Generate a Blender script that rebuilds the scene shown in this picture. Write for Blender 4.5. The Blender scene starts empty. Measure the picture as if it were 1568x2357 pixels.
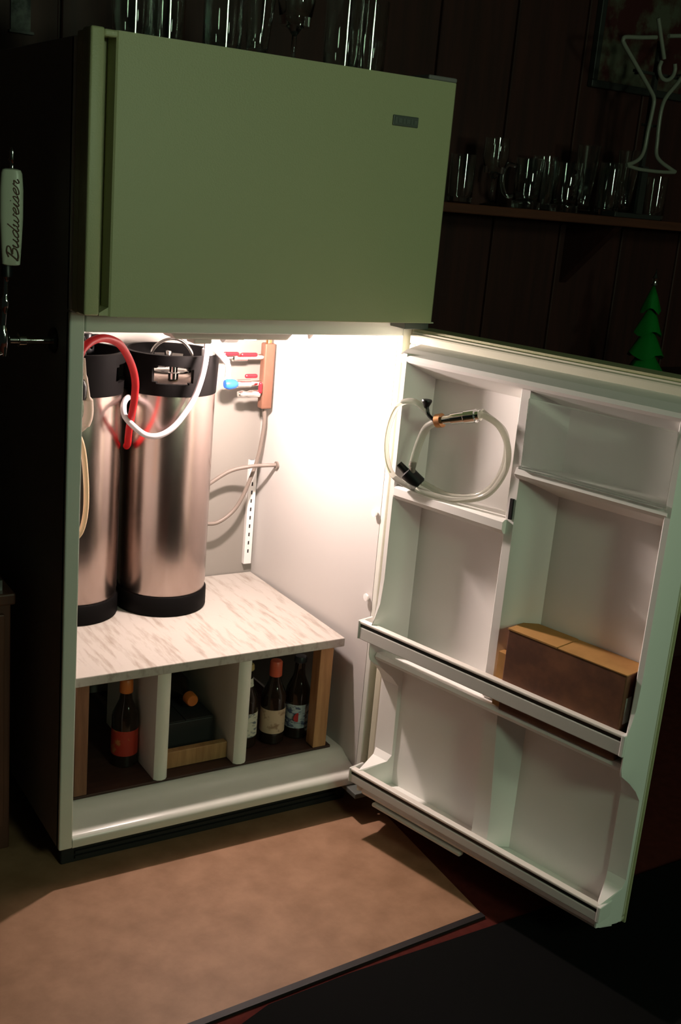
import bpy, bmesh, math, random
from mathutils import Vector, Matrix
random.seed(4)
S = bpy.context.scene
COL = S.collection
PI = math.pi

# ------------------------------------------------------------------ camera
F_PX, W_PX, H_PX = 2608.7, 1568.0, 2357.0
cam_d = bpy.data.cameras.new('camera')
cam_d.sensor_fit = 'VERTICAL'
cam_d.sensor_height = 36.0
cam_d.lens = 36.0 * F_PX / H_PX
cam_d.clip_start = 0.05
cam = bpy.data.objects.new('camera', cam_d)
COL.objects.link(cam)
yaw, pitch, roll = 0.5696, -0.2741, 0.0887
fw = Vector((math.sin(yaw) * math.cos(pitch), math.cos(yaw) * math.cos(pitch), math.sin(pitch)))
rt0 = Vector((math.cos(yaw), -math.sin(yaw), 0))
up0 = rt0.cross(fw)
rt = rt0 * math.cos(roll) + up0 * math.sin(roll)
up = up0 * math.cos(roll) - rt0 * math.sin(roll)
cam.matrix_world = Matrix(((rt.x, up.x, -fw.x, -0.6818), (rt.y, up.y, -fw.y, -2.0273),
                           (rt.z, up.z, -fw.z, 1.4459), (0, 0, 0, 1)))
S.camera = cam

# ------------------------------------------------------------------ world, light levels, exposure
wd = bpy.data.worlds.new('world')
S.world = wd
wd.use_nodes = True
wd.node_tree.nodes['Background'].inputs[0].default_value = (0.8, 1.0, 0.8, 1)
wd.node_tree.nodes['Background'].inputs[1].default_value = 0.005
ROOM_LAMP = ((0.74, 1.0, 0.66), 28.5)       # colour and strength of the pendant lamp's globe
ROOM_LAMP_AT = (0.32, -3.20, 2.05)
FILL_LAMP = ((0.74, 1.0, 0.66), 42.0)     # colour and strength of the added fill lamp's globe
FILL_LAMP_AT = (1.15, -3.30, 1.62)
FRIDGE_LAMP = ((1.0, 0.80, 0.73), 2300.0)    # colour and strength of the refrigerator's bulb
FRIDGE_LAMP_AT = (0.48, 0.22, 1.108)
S.view_settings.view_transform = 'Standard'
S.view_settings.look = 'None'
S.view_settings.exposure = 0.0
S.view_settings.gamma = 1.0
S.view_settings.use_curve_mapping = False

# ------------------------------------------------------------------ materials
def mat(name, col, rough=0.5, metal=0.0, noise=None, bump=None, emit=None, trans=0.0, ior=1.45, alpha=1.0, spec=0.5):
    """noise = (second colour, scale, (sx,sy,sz), low, high); bump = (scale, strength)"""
    m = bpy.data.materials.new(name)
    m.use_nodes = True
    nt = m.node_tree
    b = nt.nodes['Principled BSDF']
    b.inputs['Base Color'].default_value = (*col, 1)
    b.inputs['Roughness'].default_value = rough
    b.inputs['Metallic'].default_value = metal
    b.inputs['Transmission Weight'].default_value = trans
    b.inputs['IOR'].default_value = ior
    b.inputs['Alpha'].default_value = alpha
    b.inputs['Specular IOR Level'].default_value = spec
    if noise or bump:
        tc = nt.nodes.new('ShaderNodeTexCoord')
    if noise:
        c2, sc, stretch, lo, hi = noise
        mp = nt.nodes.new('ShaderNodeMapping')
        mp.inputs['Scale'].default_value = stretch
        nz = nt.nodes.new('ShaderNodeTexNoise')
        nz.inputs['Scale'].default_value = sc
        nz.inputs['Detail'].default_value = 6
        nz.inputs['Roughness'].default_value = 0.6
        mr = nt.nodes.new('ShaderNodeMapRange')
        mr.inputs['From Min'].default_value = lo
        mr.inputs['From Max'].default_value = hi
        mx = nt.nodes.new('ShaderNodeMix')
        mx.data_type = 'RGBA'
        mx.inputs['A'].default_value = (*col, 1)
        mx.inputs['B'].default_value = (*c2, 1)
        nt.links.new(tc.outputs['Object'], mp.inputs['Vector'])
        nt.links.new(mp.outputs['Vector'], nz.inputs['Vector'])
        nt.links.new(nz.outputs['Fac'], mr.inputs['Value'])
        nt.links.new(mr.outputs['Result'], mx.inputs['Factor'])
        nt.links.new(mx.outputs['Result'], b.inputs['Base Color'])
    if bump:
        nb = nt.nodes.new('ShaderNodeTexNoise')
        nb.inputs['Scale'].default_value = bump[0]
        nb.inputs['Detail'].default_value = 3
        bp = nt.nodes.new('ShaderNodeBump')
        bp.inputs['Strength'].default_value = bump[1]
        bp.inputs['Distance'].default_value = 0.002
        nt.links.new(tc.outputs['Object'], nb.inputs['Vector'])
        nt.links.new(nb.outputs['Fac'], bp.inputs['Height'])
        nt.links.new(bp.outputs['Normal'], b.inputs['Normal'])
    if emit:
        b.inputs['Emission Color'].default_value = (*emit[0], 1)
        b.inputs['Emission Strength'].default_value = emit[1]
    return m

M = {}
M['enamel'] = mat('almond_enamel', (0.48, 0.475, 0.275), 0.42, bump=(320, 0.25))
M['enamel_side'] = mat('shaded_side_enamel', (0.22, 0.20, 0.20), 0.5, bump=(400, 0.3))  # enamel darkened: the sides' shade is put into the colour
M['frame'] = mat('front_frame_enamel', (0.62, 0.64, 0.58), 0.35)
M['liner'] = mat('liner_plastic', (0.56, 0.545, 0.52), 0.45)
M['liner_back'] = mat('dimmed_rear_liner', (0.28, 0.262, 0.235), 0.5)  # liner colour darkened for the rear wall, standing in for weaker bulb light
M['lip'] = mat('liner_lip_plastic', (0.62, 0.62, 0.56), 0.22)
M['door_liner'] = mat('door_liner_plastic', (0.88, 0.87, 0.83), 0.4)
M['gasket'] = mat('gasket_vinyl', (0.66, 0.64, 0.50), 0.6)
M['rail'] = mat('rail_plastic', (0.62, 0.62, 0.58), 0.35)
M['rail_top'] = mat('rail_top_trim', (0.78, 0.74, 0.68), 0.3)
M['black'] = mat('black_plastic', (0.008, 0.008, 0.009), 0.4)
M['grille'] = mat('kick_plate_dark', (0.015, 0.014, 0.014), 0.7)
M['cover'] = mat('dairy_cover_plastic', (0.88, 0.92, 0.88), 0.18, trans=0.9, ior=1.2)
M['badge'] = mat('badge_grey', (0.10, 0.11, 0.10), 0.4)
M['badge_light'] = mat('badge_mark', (0.22, 0.24, 0.22), 0.3, 0.6)
M['housing'] = mat('lamp_housing_plastic', (0.62, 0.55, 0.50), 0.5)
M['bounce_block'] = mat('bounce_blocker_grey', (0.10, 0.095, 0.09), 0.6)
M['lamp_on'] = mat('refrigerator_bulb_glow', (1, 1, 1), 0.5, emit=FRIDGE_LAMP)
M['fill_on'] = mat('fill_lamp_glow', (1, 1, 1), 0.5, emit=FILL_LAMP)
M['pend_on'] = mat('pendant_bulb_glow', (1, 1, 1), 0.5, emit=ROOM_LAMP)
M['steel'] = mat('keg_steel', (0.52, 0.42, 0.38), 0.25, 1.0, noise=((0.38, 0.30, 0.27), 7, (1, 1, 0.25), 0.35, 0.7), bump=(60, 0.04))
M['steel2'] = mat('bright_steel', (0.75, 0.73, 0.70), 0.18, 1.0)
M['rubber'] = mat('black_rubber', (0.0035, 0.003, 0.003), 0.6, spec=0.08)
M['ply'] = mat('painted_plywood', (0.42, 0.39, 0.35), 0.75, noise=((0.25, 0.21, 0.165), 6, (9, 1.3, 5), 0.50, 0.74), bump=(80, 0.15))
M['white_board'] = mat('white_board', (0.74, 0.72, 0.64), 0.6)
M['wood_tan'] = mat('tan_wood', (0.50, 0.27, 0.12), 0.6, noise=((0.32, 0.15, 0.06), 12, (6, 6, 0.6), 0.3, 0.7))
M['wood_brown'] = mat('brown_wood', (0.24, 0.11, 0.06), 0.6, noise=((0.14, 0.06, 0.03), 12, (6, 6, 0.6), 0.3, 0.7))
M['wood_dark'] = mat('dark_floor_board', (0.07, 0.03, 0.02), 0.5, noise=((0.03, 0.012, 0.01), 10, (1, 8, 8), 0.3, 0.7))
M['carton_dark'] = mat('dark_carton', (0.025, 0.022, 0.022), 0.6)
M['card'] = mat('brown_cardboard', (0.46, 0.24, 0.07), 0.8, noise=((0.36, 0.18, 0.05), 14, (1, 1, 1), 0.35, 0.7))
M['card_dark'] = mat('cardboard_print', (0.22, 0.09, 0.045), 0.8, noise=((0.12, 0.05, 0.03), 16, (1, 1, 1), 0.35, 0.65))
M['card_tape'] = mat('white_sticker', (0.6, 0.62, 0.58), 0.5)
M['vinyl'] = mat('tan_vinyl', (0.375, 0.208, 0.120), 0.6, noise=((0.265, 0.140, 0.074), 13, (1, 1, 1), 0.35, 0.68))
M['edge'] = mat('black_edge_strip', (0.012, 0.01, 0.01), 0.6)
M['carpet'] = mat('dark_red_floor', (0.10, 0.020, 0.015), 0.9, spec=0.1, noise=((0.07, 0.014, 0.011), 40, (1, 1, 1), 0.3, 0.7))
M['mat'] = mat('black_rubber_mat', (0.004, 0.004, 0.004), 0.9, spec=0.1)
M['panel'] = mat('dark_wood_panelling', (0.062, 0.016, 0.013), 0.6, noise=((0.030, 0.009, 0.008), 5, (7, 7, 0.5), 0.3, 0.7))
M['ceil'] = mat('dark_ceiling', (0.05, 0.05, 0.05), 0.9)
M['shelf_wood'] = mat('reddish_shelf_wood', (0.16, 0.052, 0.030), 0.45, noise=((0.09, 0.03, 0.02), 6, (0.6, 8, 8), 0.3, 0.7))
M['glass'] = mat('clear_glass', (0.95, 1.0, 0.96), 0.02, trans=1.0, ior=1.6)
M['brown_glass'] = mat('brown_bottle_glass', (0.018, 0.010, 0.007), 0.08)
M['cap_orange'] = mat('orange_foil', (0.55, 0.14, 0.03), 0.35)
M['cap_red'] = mat('red_orange_foil', (0.55, 0.09, 0.045), 0.35)
M['cap_dark'] = mat('dark_crown_cap', (0.03, 0.03, 0.035), 0.4)
M['cap_gold'] = mat('gold_crown_cap', (0.40, 0.30, 0.12), 0.35)
M['label_red'] = mat('red_label', (0.42, 0.035, 0.02), 0.5, noise=((0.45, 0.16, 0.05), 30, (1, 1, 1), 0.55, 0.62))
M['label_cream'] = mat('cream_label', (0.55, 0.40, 0.28), 0.5, noise=((0.30, 0.18, 0.11), 40, (1, 1, 1), 0.55, 0.65))
M['label_white'] = mat('white_label', (0.60, 0.58, 0.48), 0.5, noise=((0.12, 0.14, 0.16), 45, (1, 1, 2.5), 0.52, 0.60))
M['label_blue'] = mat('white_blue_label', (0.45, 0.50, 0.55), 0.5, noise=((0.06, 0.08, 0.16), 40, (1, 1, 2), 0.50, 0.58))
M['label_mark'] = mat('red_label_mark', (0.45, 0.03, 0.03), 0.5)
M['hose_red'] = mat('red_hose', (0.50, 0.010, 0.014), 0.4, spec=0.25)
M['hose_clear'] = mat('milky_hose', (0.62, 0.57, 0.60), 0.3, trans=0.15)
M['hose_grey'] = mat('grey_brown_hose', (0.20, 0.165, 0.14), 0.45)
M['hose_beige'] = mat('beige_hose', (0.74, 0.52, 0.32), 0.4)
M['tap_beige'] = mat('beige_tap_plastic', (0.62, 0.48, 0.40), 0.45)
M['hose_door'] = mat('clear_vinyl_tube', (0.80, 0.80, 0.72), 0.15, trans=0.82, ior=1.2)
M['white_pl'] = mat('white_plastic', (0.86, 0.85, 0.83), 0.35)
M['blue_pl'] = mat('blue_plastic', (0.03, 0.16, 0.70), 0.4)
M['red_pl'] = mat('red_plastic', (0.55, 0.012, 0.022), 0.4)
M['copper'] = mat('copper_brown_bar', (0.24, 0.115, 0.075), 0.45, 0.2, noise=((0.17, 0.075, 0.045), 20, (1, 1, 0.4), 0.3, 0.7))
M['brass'] = mat('brass', (0.70, 0.36, 0.17), 0.3, 1.0)
M['chrome'] = mat('chrome', (0.80, 0.82, 0.80), 0.08, 1.0)
M['tap_white'] = mat('tap_handle_white', (0.62, 0.64, 0.52), 0.3)
M['tap_text'] = mat('tap_lettering', (0.11, 0.045, 0.03), 0.5)
M['neon'] = mat('unlit_neon_tube', (0.26, 0.26, 0.22), 0.25)
M['pic_frame'] = mat('black_picture_frame', (0.035, 0.035, 0.034), 0.4)
M['pic'] = mat('faded_print', (0.10, 0.10, 0.07), 0.6, noise=((0.055, 0.008, 0.008), 6, (1, 1, 1), 0.42, 0.52))
M['pic2'] = mat('grey_print', (0.16, 0.17, 0.155), 0.6, noise=((0.01, 0.01, 0.01), 9, (1, 1, 1), 0.45, 0.55))
M['green'] = mat('green_foil', (0.008, 0.20, 0.028), 0.25)
M['green_dark'] = mat('dark_green_foil', (0.006, 0.09, 0.03), 0.35)
M['cab_wood'] = mat('bar_cabinet_wood', (0.12, 0.045, 0.028), 0.55, noise=((0.07, 0.025, 0.016), 8, (6, 6, 0.6), 0.3, 0.7))
M['silver'] = mat('dull_silver', (0.4, 0.4, 0.4), 0.35, 0.9)
M['shade'] = mat('lamp_shade_metal', (0.03, 0.03, 0.03), 0.5)

# ------------------------------------------------------------------ builders
ORG = {}
def org(p):
    return ORG.get(p.name, Vector((0, 0, 0))) if p else Vector((0, 0, 0))

def link(name, me, m, parent=None, smooth=False):
    if m is not None and not me.materials:
        me.materials.append(m)
    if smooth:
        me.polygons.foreach_set('use_smooth', [True] * len(me.polygons))
        me.update()
    o = bpy.data.objects.new(name, me)
    COL.objects.link(o)
    if parent:
        o.parent = parent
        ORG[o.name] = org(parent)
    return o

def from_bm(name, bm, m, parent=None, smooth=False, base=None):
    """bmesh in world (or door-local) coordinates -> object; origin = parent's origin or `base`"""
    bmesh.ops.recalc_face_normals(bm, faces=bm.faces)
    off = org(parent) if parent else Vector(base or (0, 0, 0))
    if off.length:
        bmesh.ops.translate(bm, verts=bm.verts, vec=-off)
    me = bpy.data.meshes.new(name)
    bm.to_mesh(me)
    bm.free()
    o = link(name, me, m, parent, smooth)
    if not parent and base:
        o.location = base
        ORG[o.name] = off
    return o

def auto_smooth(o, ang=35):
    me = o.data
    bm = bmesh.new(); bm.from_mesh(me)
    lim = math.radians(ang)
    for f in bm.faces: f.smooth = True
    for e in bm.edges:
        e.smooth = len(e.link_faces) == 2 and e.calc_face_angle(0) < lim
    bm.to_mesh(me); bm.free()
    return o

def thing(name, label, cat, loc=(0, 0, 0), group=None, rotz=0.0):
    o = bpy.data.objects.new(name, None)
    COL.objects.link(o)
    o.empty_display_size = 0.05
    o.location = loc
    o.rotation_euler.z = rotz
    ORG[o.name] = Vector(loc)
    return tag(o, label, cat, group)

def tag(o, label, cat, group=None):
    o['label'] = label
    o['category'] = cat
    if group: o['group'] = group
    return o

def struct(o):
    o['kind'] = 'structure'
    return o

def bm_box(bm, a, b, bev=0.0, seg=2):
    (x0, y0, z0), (x1, y1, z1) = a, b
    vs = [bm.verts.new(p) for p in ((x0, y0, z0), (x1, y0, z0), (x1, y1, z0), (x0, y1, z0),
                                    (x0, y0, z1), (x1, y0, z1), (x1, y1, z1), (x0, y1, z1))]
    fs = [bm.faces.new([vs[i] for i in q]) for q in ((0, 3, 2, 1), (4, 5, 6, 7), (0, 1, 5, 4), (1, 2, 6, 5), (2, 3, 7, 6), (3, 0, 4, 7))]
    if bev:
        es = list({e for f in fs for e in f.edges})
        bmesh.ops.bevel(bm, geom=es, offset=bev, segments=seg, affect='EDGES', profile=0.5)

def box(name, a, b, m, parent=None, bev=0.0, base=None, seg=2):
    lo = tuple(min(p, q) for p, q in zip(a, b)); hi = tuple(max(p, q) for p, q in zip(a, b))
    bm = bmesh.new()
    bm_box(bm, lo, hi, bev, seg)
    return from_bm(name, bm, m, parent, False, base)

def bm_prism(bm, poly, axis, a, b):
    """poly: 2-D points on the two other axes (in x,y,z order), extruded along axis from a to b"""
    def P(p, t):
        q = list(p); q.insert(axis, t); return q
    v0 = [bm.verts.new(P(p, a)) for p in poly]
    v1 = [bm.verts.new(P(p, b)) for p in poly]
    n = len(poly)
    bm.faces.new(v0); bm.faces.new(v1[::-1])
    for i in range(n):
        bm.faces.new((v0[i], v0[(i + 1) % n], v1[(i + 1) % n], v1[i]))

def prism(name, poly, axis, a, b, m, parent=None, bev=0.0, base=None):
    bm = bmesh.new()
    bm_prism(bm, poly, axis, a, b)
    if bev:
        bmesh.ops.bevel(bm, geom=list(bm.edges), offset=bev, segments=2, affect='EDGES', profile=0.5)
    return from_bm(name, bm, m, parent, False, base)

def bm_lathe(bm, prof, c=(0, 0, 0), seg=32, axis='z', sx=1.0, sy=1.0):
    c = Vector(c)
    rings = []
    for r, h in prof:
        if r < 1e-6:
            p = {'z': (0, 0, h), 'y': (0, h, 0), 'x': (h, 0, 0)}[axis]
            rings.append([bm.verts.new(c + Vector(p))])
        else:
            ring = []
            for k in range(seg):
                a = 2 * PI * k / seg
                ca, sa = r * math.cos(a) * sx, r * math.sin(a) * sy
                p = {'z': (ca, sa, h), 'y': (ca, h, sa), 'x': (h, ca, sa)}[axis]
                ring.append(bm.verts.new(c + Vector(p)))
            rings.append(ring)
    for A, B in zip(rings, rings[1:]):
        if len(A) == 1 and len(B) == 1: continue
        for k in range(seg):
            k2 = (k + 1) % seg
            if len(A) == 1: bm.faces.new((A[0], B[k], B[k2]))
            elif len(B) == 1: bm.faces.new((A[k], A[k2], B[0]))
            else: bm.faces.new((A[k], A[k2], B[k2], B[k]))

def lathe(name, prof, c, m, parent=None, seg=32, axis='z', base=None, sx=1.0, sy=1.0, ang=40):
    bm = bmesh.new()
    bm_lathe(bm, prof, c, seg, axis, sx, sy)
    return auto_smooth(from_bm(name, bm, m, parent, False, base), ang)

def crom(pts, n=10):
    P = [Vector(p) for p in pts]
    P = [2 * P[0] - P[1]] + P + [2 * P[-1] - P[-2]]
    out = []
    for i in range(1, len(P) - 2):
        a, b, c, d = P[i - 1:i + 3]
        for k in range(n):
            t = k / n
            out.append(0.5 * ((2 * b) + (c - a) * t + (2 * a - 5 * b + 4 * c - d) * t * t + (3 * b - a - 3 * c + d) * t ** 3))
    out.append(P[-2])
    return out

def bm_tube(bm, path, r, seg=12, closed=False):
    n = len(path)
    prev = None
    rings = []
    for i, p in enumerate(path):
        q0 = path[i - 1] if (i > 0 or closed) else p
        q1 = path[(i + 1) % n] if (i < n - 1 or closed) else p
        t = (q1 - q0).normalized()
        if prev is None:
            a = Vector((0, 0, 1)) if abs(t.z) < 0.9 else Vector((1, 0, 0))
            nrm = t.cross(a).normalized()
        else:
            nrm = (prev - t * prev.dot(t)).normalized()
        prev = nrm
        bn = t.cross(nrm)
        rr = r[i] if isinstance(r, (list, tuple)) else r
        rings.append([bm.verts.new(p + (nrm * math.cos(2 * PI * k / seg) + bn * math.sin(2 * PI * k / seg)) * rr) for k in range(seg)])
    m = n if closed else n - 1
    for i in range(m):
        A, B = rings[i], rings[(i + 1) % n]
        for k in range(seg):
            k2 = (k + 1) % seg
            bm.faces.new((A[k], A[k2], B[k2], B[k]))
    if not closed:
        bm.faces.new(rings[0][::-1]); bm.faces.new(rings[-1])

def tube(name, pts, r, m, parent=None, seg=12, n=10, smooth=True, closed=False, base=None):
    path = crom(pts, n) if smooth else [Vector(p) for p in pts]
    bm = bmesh.new()
    bm_tube(bm, path, r, seg, closed)
    return auto_smooth(from_bm(name, bm, m, parent, False, base), 50)

# ------------------------------------------------------------------ the room
struct(box('floor', (-2.6, -4.2, -0.08), (3.6, 0.95, -0.004), M['carpet']))
wall = struct(box('wall_back', (-2.6, 0.88, 0), (3.6, 0.95, 2.5), M['panel']))
for i in range(22):                                   # upright wood planks with open grooves between them
    x0 = -2.55 + i * 0.28
    box('plank', (x0, 0.866, 0.0), (x0 + 0.272, 0.882, 2.5), M['panel'], wall, 0.003, seg=1)
struct(box('wall_right', (3.6, -4.2, 0), (3.67, 0.95, 2.5), M['panel']))
struct(box('ceiling', (-2.6, -4.2, 2.5), (3.67, 0.95, 2.57), M['ceil']))
ve = lambda x: -0.503 + 0.057 * x
bm = bmesh.new()
bm_prism(bm, [(-2.0, ve(-2.0)), (0.765, ve(0.765)), (0.86, 0.86), (-2.0, 0.86)], 2, -0.004, 0.0)
tag(from_bm('vinyl_sheet', bm, M['vinyl']), 'tan mottled vinyl sheet covering the floor around the refrigerator', 'floor sheet')
bm = bmesh.new()
bm_prism(bm, [(-2.0, ve(-2.0) - 0.016), (0.765, ve(0.765) - 0.016), (0.765, ve(0.765) - 0.0005), (-2.0, ve(-2.0) - 0.0005)], 2, -0.004, 0.002)
struct(from_bm('trim_1', bm, M['edge']))
mp = [(0.02, -2.6), (0.02, -0.70), (0.06, -0.62), (0.13, -0.556), (0.22, -0.524), (0.40, -0.514), (0.74, -0.514), (1.7, -0.50), (1.7, -2.6)]
tag(prism('rubber_mat', mp, 2, -0.004, 0.008, M['mat']), 'black rubber mat lying before the edge of the tan vinyl', 'mat')

# ------------------------------------------------------------------ refrigerator cabinet
FR = thing('refrigerator', 'off-white top-freezer refrigerator with its lower door standing open', 'refrigerator', (0, 0, 0))
W, ZB, ZT, DP = 0.76, 0.076, 1.665, 0.665
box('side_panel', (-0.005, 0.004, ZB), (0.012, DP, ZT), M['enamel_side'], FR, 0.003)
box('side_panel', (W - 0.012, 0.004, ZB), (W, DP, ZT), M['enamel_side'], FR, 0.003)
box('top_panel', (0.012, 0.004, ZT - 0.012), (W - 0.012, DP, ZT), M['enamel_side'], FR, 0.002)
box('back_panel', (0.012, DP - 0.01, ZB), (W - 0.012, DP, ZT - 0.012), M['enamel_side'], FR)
box('freezer_core', (0.012, 0.02, 1.20), (W - 0.012, DP - 0.01, ZT - 0.012), M['liner'], FR)
# front frame round the opening
box('frame_stile', (-0.005, -0.001, ZB), (0.024, 0.018, 1.196), M['frame'], FR, 0.003)
box('frame_stile', (W - 0.024, -0.001, ZB), (W, 0.018, 1.196), M['frame'], FR, 0.003)
box('frame_mullion', (0.024, -0.001, 1.158), (W - 0.024, 0.02, 1.196), M['frame'], FR, 0.003)
box('frame_stile', (-0.005, -0.001, 1.196), (0.024, 0.018, ZT), M['frame'], FR, 0.003)
box('frame_stile', (W - 0.024, -0.001, 1.196), (W, 0.018, ZT), M['frame'], FR, 0.003)
# inner liner, with the slight draft of a moulded tub
LXL0, LXL1, LXR0, LXR1, LYB = 0.024, 0.044, 0.736, 0.716, 0.585
prism('liner_wall', [(0.012, 0.018), (LXL0, 0.018), (LXL1, LYB), (0.012, LYB)], 2, 0.10, 1.20, M['liner'], FR)
prism('liner_wall', [(W - 0.012, 0.018), (LXR0, 0.018), (LXR1, LYB), (W - 0.012, LYB)], 2, 0.10, 1.20, M['liner'], FR)
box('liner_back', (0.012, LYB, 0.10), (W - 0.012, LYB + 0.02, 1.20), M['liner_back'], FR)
box('liner_ceiling', (LXL0 - 0.004, 0.02, 1.160), (LXR0 + 0.004, LYB, 1.20), M['liner'], FR)
lip = [(0.0, ZB), (-0.002, 0.092), (0.001, 0.099), (0.008, 0.103), (0.030, 0.106), (0.062, 0.118), (0.078, 0.129), (0.09, 0.131), (LYB, 0.131), (LYB, ZB)]
auto_smooth(prism('liner_floor', lip, 0, 0.024, W - 0.024, M['lip'], FR), 40)
box('kick_plate', (0.02, 0.06, 0.0), (W - 0.02, 0.08, ZB), M['grille'], FR, 0.003)
for i in range(5):
    box('kick_slat', (0.05, 0.054, 0.012 + i * 0.012), (W - 0.05, 0.061, 0.018 + i * 0.012), M['grille'], FR)
for (fx, fy) in ((0.05, 0.1), (0.71, 0.1), (0.05, 0.6), (0.71, 0.6)):
    lathe('foot', [(0, 0), (0.018, 0), (0.018, 0.02), (0.008, 0.022), (0.008, ZB)], (fx, fy, 0), M['black'], FR, 16)
# shelf studs and the slotted standard on the rear wall
for z in (0.545, 0.75):
    lathe('shelf_stud', [(0, 0), (0.009, 0.001), (0.009, 0.004), (0.006, 0.008), (0, 0.009)], (LXR0 - 0.004 - 0.008, 0.03, z), M['white_pl'], FR, 14, 'x')
std_x0, std_x1, std_z0, std_z1 = 0.686, 0.708, 0.452, 0.742
bm = bmesh.new()
zz = std_z0
ns = 11
stp = (std_z1 - std_z0 - 0.03) / ns
yb, yf = LYB - 0.012, LYB - 0.009
xm0, xm1 = 0.6945, 0.6995
bm_box(bm, (std_x0, yb, std_z0), (xm0, yf, std_z1))
bm_box(bm, (xm1, yb, std_z0), (std_x1, yf, std_z1))
bm_box(bm, (xm0, yb, std_z0), (xm1, yf, std_z0 + 0.03))
for i in range(ns):
    z0 = std_z0 + 0.03 + i * stp
    bm_box(bm, (xm0, yb, z0 + 0.011), (xm1, yf, z0 + stp))
bm_box(bm, (std_x0, yf, std_z0), (std_x0 + 0.003, LYB, std_z1))
bm_box(bm, (std_x1 - 0.003, yf, std_z0), (std_x1, LYB, std_z1))
std = from_bm('shelf_standard', bm, M['white_pl'], FR)
box('slot_shade', (std_x0 + 0.003, yf + 0.001, std_z0), (std_x1 - 0.003, yf + 0.003, std_z1), M['black'], std)  # added dark strip stands in for shade inside the slots
# lamp housing and bulb under the ceiling
hs = prism('control_housing', [(0.208, 1.160), (0.228, 1.139), (0.480, 1.139), (0.500, 1.160)], 1, 0.05, 0.110, M['housing'], FR, 0.003)
box('control_knob', (0.270, 0.056, 1.129), (0.310, 0.095, 1.1395), M['housing'], hs, 0.003)
lathe('lamp_socket', [(0, 0), (0.018, 0), (0.018, 0.032), (0, 0.032)], (FRIDGE_LAMP_AT[0] - 0.068, FRIDGE_LAMP_AT[1], FRIDGE_LAMP_AT[2] + 0.018), M['white_pl'], FR, 18, 'x')
lathe('lamp_bulb', [(0, -0.036), (0.009, -0.034), (0.009, -0.022), (0.0125, -0.012), (0.0135, 0.0), (0.0125, 0.012), (0.008, 0.020), (0, 0.022)],
      (FRIDGE_LAMP_AT[0], FRIDGE_LAMP_AT[1], FRIDGE_LAMP_AT[2] + 0.018), M['lamp_on'], FR, 20, 'x')
box('bounce_blocker', (0.27, 0.116, 1.150), (0.66, 0.46, 1.1595), M['bounce_block'], FR, 0.002)  # added dark plate, cuts the bulb's bounce off the ceiling
bm = bmesh.new()
bm_lathe(bm, [(0, 0), (0.005, 0.003), (0.014, 0.018), (0.016, 0.026), (0, 0.026)], (0.560, 0.10, 1.1345), 16)
auto_smooth(from_bm('ceiling_stud', bm, M['housing'], FR))

# ------------------------------------------------------------------ freezer door
FD0, FD1 = 1.197, 1.674
bm = bmesh.new()
bm_prism(bm, [(0.041, -0.006), (0.764, -0.006), (0.764, -0.060), (0.752, -0.0745), (0.7, -0.0755), (0.0445, -0.0755), (0.041, -0.0735)], 2, FD0, FD1)
fz = from_bm('freezer_door', bm, M['enamel'], FR)
box('door_edge', (-0.004, -0.034, FD0), (0.0408, -0.006, FD1 - 0.002), M['enamel'], fz, 0.003)
# full-height handle strip with a finger groove beside it
hp = [(-0.004, -0.0755), (0.021, -0.0755), (0.021, -0.046), (-0.004, -0.046)]
bm = bmesh.new()
b0 = [bm.verts.new((x, y, FD0 + 0.001)) for x, y in [(-0.004, -0.0755), (0.0235, -0.0755), (0.0235, -0.033), (-0.004, -0.033)]]
b1 = [bm.verts.new((x, y, FD1 + 0.002)) for x, y in [(-0.004, -0.0765), (0.0205, -0.0765), (0.0205, -0.033), (-0.004, -0.033)]]
bm.faces.new(b0[::-1]); bm.faces.new(b1)
for i in range(4): bm.faces.new((b0[i], b0[(i + 1) % 4], b1[(i + 1) % 4], b1[i]))
bmesh.ops.bevel(bm, geom=list(bm.edges), offset=0.004, segments=3, affect='EDGES', profile=0.5)
auto_smooth(from_bm('handle', bm, M['enamel'], fz))
box('groove_cap', (0.020, -0.0745, FD1 - 0.012), (0.045, -0.05, FD1), M['enamel'], fz, 0.003)
prism('groove_foot', [(0.024, FD0 + 0.001), (0.060, FD0 + 0.001), (0.060, FD0 + 0.006), (0.044, FD0 + 0.018), (0.024, FD0 + 0.006)], 1, -0.073, -0.03, M['enamel'], fz)
box('door_gasket', (0.012, -0.006, FD0 + 0.006), (0.748, -0.001, FD1 - 0.01), M['gasket'], fz)
box('bottom_trim', (0.06, -0.068, FD0 - 0.002), (0.764, -0.010, FD0 + 0.0005), M['gasket'], fz)
bd = box('badge', (0.608, -0.0785, 1.580), (0.668, -0.0752, 1.600), M['badge'], fz, 0.0015)
for i, (x0, x1, z0, z1) in enumerate(((0.612, 0.617, 1.584, 1.596), (0.620, 0.628, 1.586, 1.594), (0.631, 0.636, 1.585, 1.595),
                                      (0.639, 0.647, 1.586, 1.594), (0.650, 0.654, 1.585, 1.595), (0.657, 0.664, 1.586, 1.593))):
    me = box('badge_relief', (x0, -0.0792, z0), (x1, -0.0784, z1), M['badge_light'], fz)
hc = box('hinge_cap', (0.690, -0.068, FD1 + 0.001), (0.760, 0.05, FD1 + 0.010), M['enamel_side'], FR, 0.003)
box('hinge_plate', (0.672, -0.06, FD1 - 0.0005), (0.76, 0.03, FD1 + 0.002), M['steel2'], FR)
box('mid_hinge', (0.700, -0.055, 1.180), (0.762, 0.01, 1.194), M['badge'], FR, 0.002)
box('bottom_hinge', (0.700, -0.045, 0.062), (0.758, 0.02, 0.075), M['badge'], FR, 0.002)

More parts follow.
